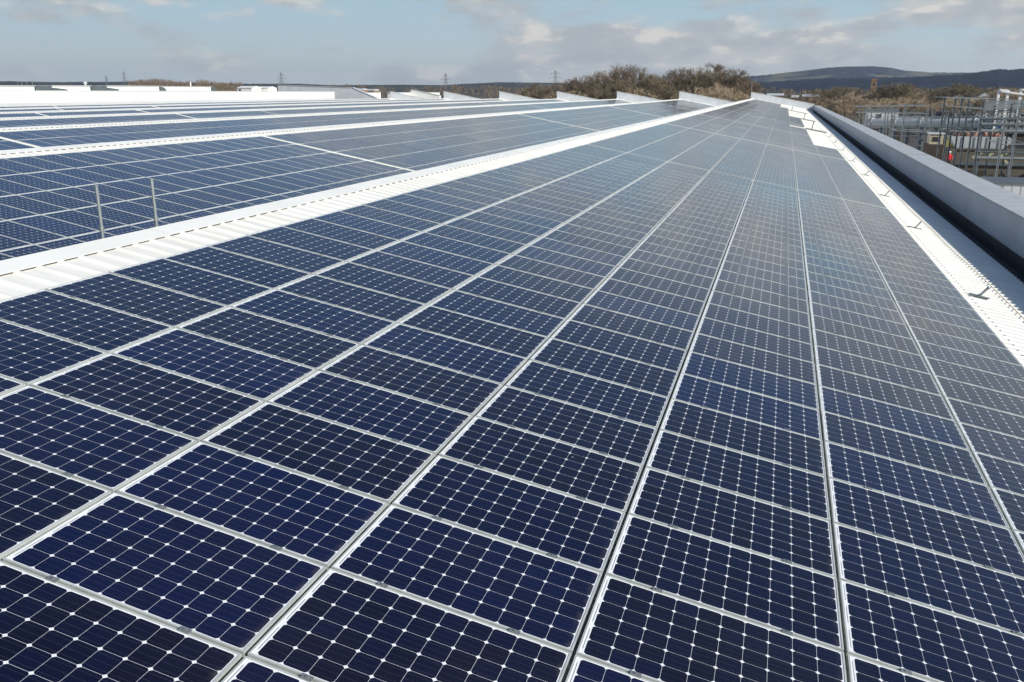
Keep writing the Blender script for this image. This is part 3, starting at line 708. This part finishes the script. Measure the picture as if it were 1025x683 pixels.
# ---------------------------------------------------------------- the building site at the right
tag_ = None
k = MB(); a = at(835, 112, 260); 
k.v += [(CAM.x+10, 20, .004), (CAM.x+150, 20, .004), (CAM.x+170, 280, .004), (CAM.x+10, 300, .004)]; k.f.append((0, 1, 2, 3)); k.m.append(0)
tag(k.build('site_ground', MT['mud']), kind='structure')

r = empty('brick_tower', (0, 0, 0)); a, b_ = at(872.6, 79, 430), at(878.2, 79, 430); r.location = (a.x, 430, 0); wd = b_.x-a.x
k = MB(); k.box(0, wd, 0, wd, 0, a.z-.8); k.build('shaft', MT['brick'], r); k = MB(); k.box(-.2, wd+.2, -.2, wd+.2, a.z-.797, a.z); k.build('cap', MT['brick'], r)
k = MB()
for q in range(5): k.box(wd*.35, wd*.65, -.05, -.004, a.z-3-q*3.2, a.z-1.8-q*3.2)
k.build('window', MT['dark'], r)
tag(r, 'slender brown brick tower rising above the bare trees at right', 'tower')
r = empty('blue_warehouse', (0, 0, 0)); a, b_ = at(943.5, 92.2, 460), at(957.5, 92.2, 460); r.location = (a.x, 460, 0); wd = b_.x-a.x; k = MB(); k.box(0, wd, 0, 12, 0, a.z-.8); k.build('wall', MT['blue'], r)
k = MB(); k.prism([(-.3, -.3, a.z-.79), (wd/2, -.3, a.z+.3), (wd+.3, -.3, a.z-.79)], (0, 12.6, 0)); k.build('roof', MT['blue'], r)
k = MB(); k.box(wd*.3, wd*.6, -.05, -.003, 0, 4); k.build('door', MT['dark'], r)
tag(r, 'dark blue warehouse among the pale trees at right', 'warehouse')
# row of pale gabled roofs further right
for i in range(6):
    px = 960+i*13; a = at(px, 93.5-.2*i, 400); r = empty('far_house', (a.x, 400, 0)); k = MB(); k.box(-2.2, 2.2, 0, 8, 0, a.z-1.6); k.build('wall', MT['lgrey'], r)
    k = MB(); k.prism([(-2.4, -.2, a.z-1.59), (0, -.2, a.z), (2.4, -.2, a.z-1.59)], (0, 8.4, 0)); k.build('roof', MT['dsteel'] if i % 2 else MT['lgrey'], r)
    k = MB(); k.box(-.6, .6, -.05, -.003, a.z-4, a.z-2.6); k.build('window', MT['dark'], r)
    tag(r, 'small %s gabled house behind the site, %s from left in its row' % ('dark-roofed' if i % 2 else 'pale-roofed', words[i]), 'house', 'gabled houses behind the building site')

def P2(px, py, Y): return at(px, py, Y)
def frame_thing(name, label, posts, rails, braces, Y, m, mp=None, extra=0.0, pr_=.075, rr_=.06, dz=6.0, back=False):
    """steel frame: posts (px, ytop), rails between px at y, doubled dz metres behind with cross ties"""
    x0 = P2(posts[0][0], posts[0][1], Y); root = empty(name, (x0.x, Y, 0)); o_ = root.location.copy()
    def L(p): return p-o_
    for (px, yt) in posts:
        p = P2(px, yt, Y); k = MB()
        for sx in (-1, 1): k.box(p.x-o_.x+sx*pr_-.02*sx-.02, p.x-o_.x+sx*pr_-.02*sx+.02, -pr_, pr_, 0, p.z)
        k.box(p.x-o_.x-pr_+.04, p.x-o_.x+pr_-.04, -.02, .02, 0, p.z)
        c = k.build('column', m, root)
        if back: c2 = c.copy(); COL.objects.link(c2); c2.location.y += dz; c2.parent = root
    for (xa, ya, xb, yb) in rails:
        a, b_ = L(P2(xa, ya, Y)), L(P2(xb, yb, Y)); k = MB(); k.bar(a+Vector((0, -pr_-rr_-.01, 0)), b_+Vector((0, -pr_-rr_-.01, 0)), rr_, 4); c = k.build('beam', mp or m, root)
        c2 = c.copy(); COL.objects.link(c2); c2.location.y += dz; c2.parent = root
        for q in range(2): k = MB(); p = a.lerp(b_, q); k.bar(p+Vector((0, -pr_, -.02)), p+Vector((0, dz-pr_, -.02)), rr_*.7, 4); k.build('cross_tie', m, root)
    for (xa, ya, xb, yb) in braces:
        a, b_ = L(P2(xa, ya, Y)), L(P2(xb, yb, Y)); k = MB(); k.bar(a, b_, .06, 4); k.build('brace', m, root)
    tag(root, label, 'steel frame', 'steel frames standing on the building site'); return root
frame_thing('steel_frame', 'light grey steel frame with crossed braces nearest the roof corner', [(862, 104), (866, 104.5), (873, 108)], [(858, 107, 884, 106.4), (860, 113, 884, 113)], [(866, 121, 884, 113), (866, 113, 884, 122)], 150, MT['steel'])
frame_thing('steel_frame', 'steel frame with a dense cluster of grey columns left of the taller one', [(887, 108), (890, 106), (893.5, 107), (896.5, 107.5)], [(884, 106.6, 931, 106), (884, 113.5, 930, 114)], [(897, 122, 912, 114.5), (912, 122, 897, 114.5), (914, 114.5, 930, 122)], 130, MT['steel'], MT['steel'])
frame_thing('steel_frame', 'low steel frame with long rails behind the white pipe run', [(906.7, 104), (929, 108), (934, 106.5)], [(898, 119.5, 934, 119), (899, 131, 934, 132.5)], [], 120, MT['steel'])
frame_thing('steel_frame', 'tall dark steel frame with many columns at the right edge', [(946, 97.5), (956.6, 99), (963, 99.2), (969.8, 100), (984.8, 101), (996, 106), (1013, 104)], [(945, 97.6, 1012, 99.5), (948, 106, 984, 109.2), (984, 109.5, 1030, 104.5), (984, 118, 1030, 112.5)], [(984, 113, 1028, 109), (957, 112, 969, 104), (985, 123, 1005, 110)], 95, MT['dsteel'], MT['steel'])
frame_thing('steel_frame', 'lower dark steel frame in front of the rubble skip', [(950.5, 112), (974.8, 115), (981.8, 123)], [(981, 123.4, 1030, 124), (950, 131, 981, 132)], [(951, 131, 974, 121)], 90, MT['dsteel'], MT['steel'])
frame_thing('steel_frame', 'pale steel frame with thick posts at the far right of the site', [(1006, 117), (1020.8, 107)], [(1004, 144.4, 1032, 144.2), (1004, 101.5, 1040, 103)], [], 86, MT['steel'])
def rack(px0, px1, ys, Y, lb, seed):
    rg = random.Random(seed); a = P2(px0, ys[0], Y); b_ = P2(px1, ys[0], Y); root = empty('pipe_rack', (a.x, Y, 0)); L_ = b_.x-a.x; zs = [P2(px0, y, Y).z for y in ys]
    n = max(2, int(L_//3.2))
    for q in range(n+1):
        k = MB(); x = L_*q/n; k.box(x-.08, x+.08, -.08, .08, 0, zs[0]+.3); k.build('column', MT['dsteel'], root)
    for q, z_ in enumerate(zs):
        k = MB(); k.bar((-.4, -.16, z_), (L_+.4, -.16, z_), rg.choice((.06, .10, .14)), 8); k.build('pipe', MT[rg.choice(('steel', 'dsteel', 'dsteel', 'dsteel'))], root)
    for q in range(n):
        if rg.random() < .5: k = MB(); x = L_*q/n; x2 = L_*(q+1)/n; s_ = rg.random() < .5; k.bar((x, 0, zs[0] if s_ else zs[-1]), (x2, 0, zs[-1] if s_ else zs[0]), .05, 4); k.build('brace', MT['steel'], root)
    tag(root, lb, 'pipe rack', 'pipe racks on the building site')
rack(868, 946, [117, 126, 131, 136], 145, 'long dark pipe rack just behind the low steel frames', 2)
rack(905, 1040, [112, 117, 122, 128, 133], 170, 'far pipe rack behind the large pale pipe', 3)
rack(925, 990, [127, 133, 139, 146], 114, 'near pipe rack left of the rubble skip', 4)
rack(985, 1050, [119, 125, 131, 152, 158], 94, 'pipe rack in front of the skip at the right edge', 5)
for q, (x0, x1, yt, Y, m, lb) in enumerate(((870, 905, 126, 185, 'dark', 'dark low shed left of the pipe racks'), (945, 1000, 128, 165, 'dark', 'long dark shed behind the rubble skip'), (1005, 1045, 131, 120, 'dark', 'dark shed at the right edge of the site'), (868, 900, 110, 230, 'lgrey', 'pale flat shed near the roof corner'), (988, 1003, 122, 150, 'blue', 'small blue grey cabin right of the large pipe'))):
    a, b_ = P2(x0, yt, Y), P2(x1, yt, Y); wd = b_.x-a.x; root = empty('site_shed', (a.x, Y, 0)); k = MB(); k.box(0, wd, 0, 4, 0, a.z-.3); k.build('wall', MT['mud'] if m == 'dark' else MT[m], root)
    k = MB(); k.prism([(-.3, -.3, a.z-.297), (-.3, 4.3, a.z-.297), (-.3, 4.3, a.z+.1), (-.3, -.3, a.z-.15)], (wd+.6, 0, 0)); k.build('roof', MT['dsteel'], root)
    k = MB(); k.box(wd*.3, wd*.3+1.2, -.05, -.003, a.z-3.2, a.z-1.0); k.build('door', MT['dark'], root); tag(root, lb, 'shed')
# stacked purlins on top of the tall frame (right)
a = P2(986, 110.5, 118); root = empty('purlin_roof', a)
for q in range(7):
    k = MB(); p0 = P2(986, 110.5-q*1.3, 118+q*3)-a; p1 = P2(1060, 105.5-q*1.3, 118+q*3)-a; k.bar(p0, p1, .09, 4); k.build('purlin', MT['steel'], root)
k = MB(); k.bar(P2(986, 110.7, 118)-a, P2(986, 102.9, 136)-a, .12, 4); k.bar(P2(1024, 108.2, 118)-a, P2(1024, 100.4, 136)-a, .12, 4); k.build('rafter', MT['dsteel'], root)
tag(root, 'open rows of grey purlins forming a skeletal roof at the right edge', 'roof frame')
# white portal frame
root = empty('portal_frame', P2(1000, 99, 150)); o_ = root.location.copy(); 
for px, yt in ((1000.3, 90), (1009.3, 90.8), (1022.5, 89)):
    k = MB(); p = P2(px, yt, 150)-o_; k.box(p.x-.17, p.x+.17, -.15, .15, -o_.z, p.z); k.build('column', MT['wsteel'], root)
for (xa, ya, xb, yb) in ((1000.3, 90, 1009, 90.8), (1002, 91.5, 1027, 95), (1022.5, 89.8, 1040, 91)):
    k = MB(); k.bar(P2(xa, ya, 150)-o_+Vector((0, -.25, 0)), P2(xb, yb, 150)-o_+Vector((0, -.25, 0)), .16, 4); k.build('beam', MT['wsteel'], root)
tag(root, 'white painted portal frame above the skeletal roof at the right edge', 'portal frame')
# long pale pipe on saddles
a, b_ = P2(868, 123.8, 158), P2(982, 124.5, 150); root = empty('large_pipe', a); k = MB(); k.bar(Vector((0, 0, 0)), b_-a, .85, 20, cap=True); k.build('pipe', MT['pipe'], root, smooth=False)
for q in range(9): k = MB(); p = (b_-a)*(q/8*.96+.02); k.box(p.x-.25, p.x+.25, p.y-.9, p.y+.9, -a.z+.1, p.z-.6); k.build('saddle', MT['dsteel'], root)
for q in range(5): k = MB(); p = (b_-a)*(q/4*.9+.05); d = (b_-a).normalized(); k.bar(p-d*.12, p+d*.12, .95, 20); k.build('flange', MT['pipe'], root)
tag(root, 'large pale horizontal pipe lying across the site behind the steel columns', 'pipe')
# skip of rubble
a = P2(981, 148, 104); root = empty('rubble_skip', (a.x, 104, 0)); zb = 4.0
L_, zt_ = 3.0, P2(981, 137, 104).z; zb = P2(981, 149, 104).z
k = MB(); k.prism([(-L_+.7, 0, zb), (L_-.9, 0, zb), (L_+.2, 0, zt_-.4), (L_-.4, 0, zt_), (-L_, 0, zt_)], (0, 2.2, 0)); k.build('body', MT['pipe'], root)
k = MB()
for q in (-1.8, -.6, .6, 1.7): k.box(q-.06, q+.06, -.06, -.003, zb+.05, zt_-.05)
k.build('rib', MT['steel'], root)
k = MB(); rg = random.Random(5)
for q in range(70):
    x, y, s_ = rg.uniform(-2.4, 2.2), rg.uniform(.2, 2.0), rg.uniform(.12, .3); zz = zt_+.35*(1-abs(x)/2.8)*rg.uniform(.2, 1)
    k.box(-s_, s_, -s_*.7, s_*.7, -s_*.5, s_*.5, 0, Matrix.Translation((x, y, zz)) @ Matrix.Rotation(rg.uniform(0, 3), 4, (rg.random(), rg.random(), rg.random()+.1)))
k.build('rubble', MT['rubble'], root)
k = MB(); k.box(-L_, L_, -.2, 2.4, 0, zb-.003); k.build('platform', MT['concrete'], root)
tag(root, 'pale grey skip heaped with reddish brick rubble behind the steel columns', 'skip')
a = P2(937, 143, 110); root = empty('cream_cabin', (a.x, 110, 0)); zt_ = P2(937, 134.5, 110).z; k = MB(); k.box(-.7, .7, 0, 2, zt_-1.1, zt_); k.build('wall', MT['cream'], root); k = MB(); k.box(-.8, .8, -.15, 2.15, zt_+.003, zt_+.12); k.build('roof', MT['lgrey'], root)
k = MB(); k.box(-.4, .4, -.05, -.003, zt_-.8, zt_-.3); k.build('window', MT['dark'], root); k = MB(); k.box(-1, 1, -.2, 2.2, 0, zt_-1.103); k.build('plinth', MT['mud'], root); tag(root, 'small cream site cabin beside the yellow tank', 'cabin')
a = P2(952.5, 143, 106); root = empty('yellow_tank', (a.x, 106, 0)); zt_ = P2(952, 136.5, 106).z; k = MB(); k.bar((0, 0, 0), (0, 0, zt_-.2), .5, 12); k.build('body', MT['yellow'], root); k = MB(); k.bar((0, 0, zt_-.197), (0, 0, zt_), .52, 12, r2=.2); k.build('lid', MT['yellow'], root)
tag(root, 'upright yellow tank between dark steel columns', 'tank')
# excavation edge, walls and timber struts lower down
def slab(name, pts, Y, th, m, label, cat):
    P = [P2(x, y, Y) for x, y in pts]; o_ = Vector((P[0].x, Y, 0)); k = MB(); k.prism([p-o_ for p in P], (0, th, 0)); o = k.build(name, m); o.location = o_; tag(o, label, cat); return o
a, b_ = P2(958, 150, 100), P2(1040, 149, 100)
root = empty('retaining_wall', (a.x, 100, 0)); k = MB(); k.box(0, b_.x-a.x, 0, .5, 0, a.z); k.build('wall', MT['concrete'], root); k = MB(); k.box(-.1, b_.x-a.x+.1, -.15, .65, a.z+.003, a.z+.15); k.build('coping', MT['concrete'], root)
k = MB(); k.box(0, b_.x-a.x, -.25, -.003, a.z-1.5, a.z-1.2); k.build('waling_beam', MT['dsteel'], root)
tag(root, 'grey concrete retaining wall below the skip', 'wall')
a = P2(940, 158, 92); b_ = P2(1040, 165, 92)
k = MB(); nx, ny = 40, 10
for j in range(ny+1):
    for i in range(nx+1):
        x = a.x+(b_.x+10-a.x)*i/nx; y = 68+30*j/ny; k.v.append((x, y, max(0.01, 1.0+4.3*(j/ny)**.8+.5*noise1(i*.4+j, 3))))
for j in range(ny):
    for i in range(nx): q = j*(nx+1)+i; k.f.append((q, q+1, q+nx+2, q+nx+1)); k.m.append(0)
tag(k.build('earth_bank', MT['mud']), kind='structure')
for i, (x0, y0_, x1, y1_) in enumerate(((973, 158, 983, 152.5), (988, 157, 994, 153), (1001, 157, 1010, 151.5), (1001, 158, 1009, 163.5))):
    p, q = P2(x0, y0_, 98), P2(x1, y1_, 98); k = MB(); k.bar(Vector((0, 0, 0)), q-p, .16, 4); o = k.build('timber_strut', MT['timber']); o.location = p
    tag(o, 'pale timber strut leaning on the concrete retaining wall, %s from left' % words[i], 'strut', 'timber struts leaning on the retaining wall')
# light clad shed at lower right
a, b_ = P2(996, 186, 62), P2(1060, 186, 62); root = empty('clad_shed', (a.x, 62, 0)); zt_ = P2(1010, 184.5, 62).z; k = MB(); L_ = b_.x-a.x; x = 0
while x < L_: k.box(x, x+.42, 0, .05, 0, zt_); k.box(x+.42, x+.5, .02, .06, 0, zt_); x += .5
k.build('wall', MT['lgrey'], root)
k = MB(); k.box(-.1, L_+.1, -.1, 4, zt_+.003, zt_+.1); k.build('roof', MT['dsteel'], root)
for q in range(3): k = MB(); k.bar((q*1.9+.3, -.08, zt_-.1), (q*1.9+1.5, -.08, zt_-1.6), .05, 4); k.build('brace', MT['steel'], root)
tag(root, 'pale shed with vertical cladding just outside the parapet at right', 'shed')
# worker in a red jacket
p = P2(949.5, 151.6, 100); root_z = p.z-1.75
me = bpy.data.meshes.new('person')
J = [(0, 0, .95), (0, .01, 1.18), (0, .02, 1.42), (0, .0, 1.52), (0, -.02, 1.66), (.19, .01, 1.40), (.27, -.03, 1.13), (.22, -.20, .98), (-.19, .01, 1.40), (-.26, -.06, 1.13), (-.16, -.24, 1.02), (.10, 0, .90), (.12, -.03, .50), (.12, .02, .08), (.12, -.14, .04), (-.10, 0, .90), (-.14, .06, .50), (-.14, .14, .08), (-.14, 0, .04)]
E_ = [(0, 1), (1, 2), (2, 3), (3, 4), (2, 5), (5, 6), (6, 7), (2, 8), (8, 9), (9, 10), (0, 11), (11, 12), (12, 13), (13, 14), (0, 15), (15, 16), (16, 17), (17, 18)]
RD = [.15, .15, .17, .07, .105, .075, .06, .045, .075, .06, .045, .10, .075, .05, .045, .10, .075, .05, .045]
me.from_pydata(J, E_, []); o = bpy.data.objects.new('person', me); COL.objects.link(o)
md = o.modifiers.new('skin', 'SKIN'); 
for i, v in enumerate(me.skin_vertices[0].data): v.radius = (RD[i], RD[i]); v.use_root = (i == 0)
s_ = o.modifiers.new('sub', 'SUBSURF'); s_.levels = 1; s_.render_levels = 1
pm = bpy.data.materials.new('worker_clothes'); pm.use_nodes = True; t = pm.node_tree; b = t.nodes['Principled BSDF']; b.inputs['Roughness'].default_value = .8
tcx = N(t, 'ShaderNodeTexCoord'); sp = N(t, 'ShaderNodeSeparateXYZ'); t.links.new(tcx.outputs['Object'], sp.inputs[0])
c1 = mixc(t, math_(t, 'GREATER_THAN', sp.outputs[2], .88), (.03, .03, .04), (.55, .02, .03)); c2 = mixc(t, math_(t, 'GREATER_THAN', sp.outputs[2], 1.53), c1, (.45, .28, .2)); t.links.new(c2, b.inputs['Base Color'])
me.materials.append(pm); o.location = (p.x, 100-.8, root_z)
tag(o, 'person in a red jacket and hard hat on the building site', 'person')
k = MB(); 
for a_, b2, r1, r2 in ((1.70, 1.76, .135, .125), (1.76, 1.81, .125, .06)): k.bar((0, -.02, a_), (0, -.02, b2), r1, 12, r2=r2)
k.build('hard_hat', MT['wsteel'], o)
k = MB(); k.box(-3.2, 3.2, -1, 1, 0, root_z); q = k.build('scaffold_deck', MT['mud']); q.location = (p.x, 99.2, 0); tag(q, 'brown earth-covered deck under the person in red', 'platform')

# ---------------------------------------------------------------- haze: one closed box of even air
hz = MB(); hz.box(-9500, 9500, -600, 10800, -1.5, 260)
hm = bpy.data.materials.new('haze'); hm.use_nodes = True; t = hm.node_tree; t.nodes.clear()
vo = N(t, 'ShaderNodeVolumePrincipled'); vo.inputs['Color'].default_value = (.70, .82, .96, 1); vo.inputs['Density'].default_value = 0.00008; vo.inputs['Anisotropy'].default_value = .2
oo = N(t, 'ShaderNodeOutputMaterial'); t.links.new(vo.outputs[0], oo.inputs['Volume'])
tag(hz.build('haze', hm), kind='stuff')
print('individual panels', nn, 'all', len(panels))
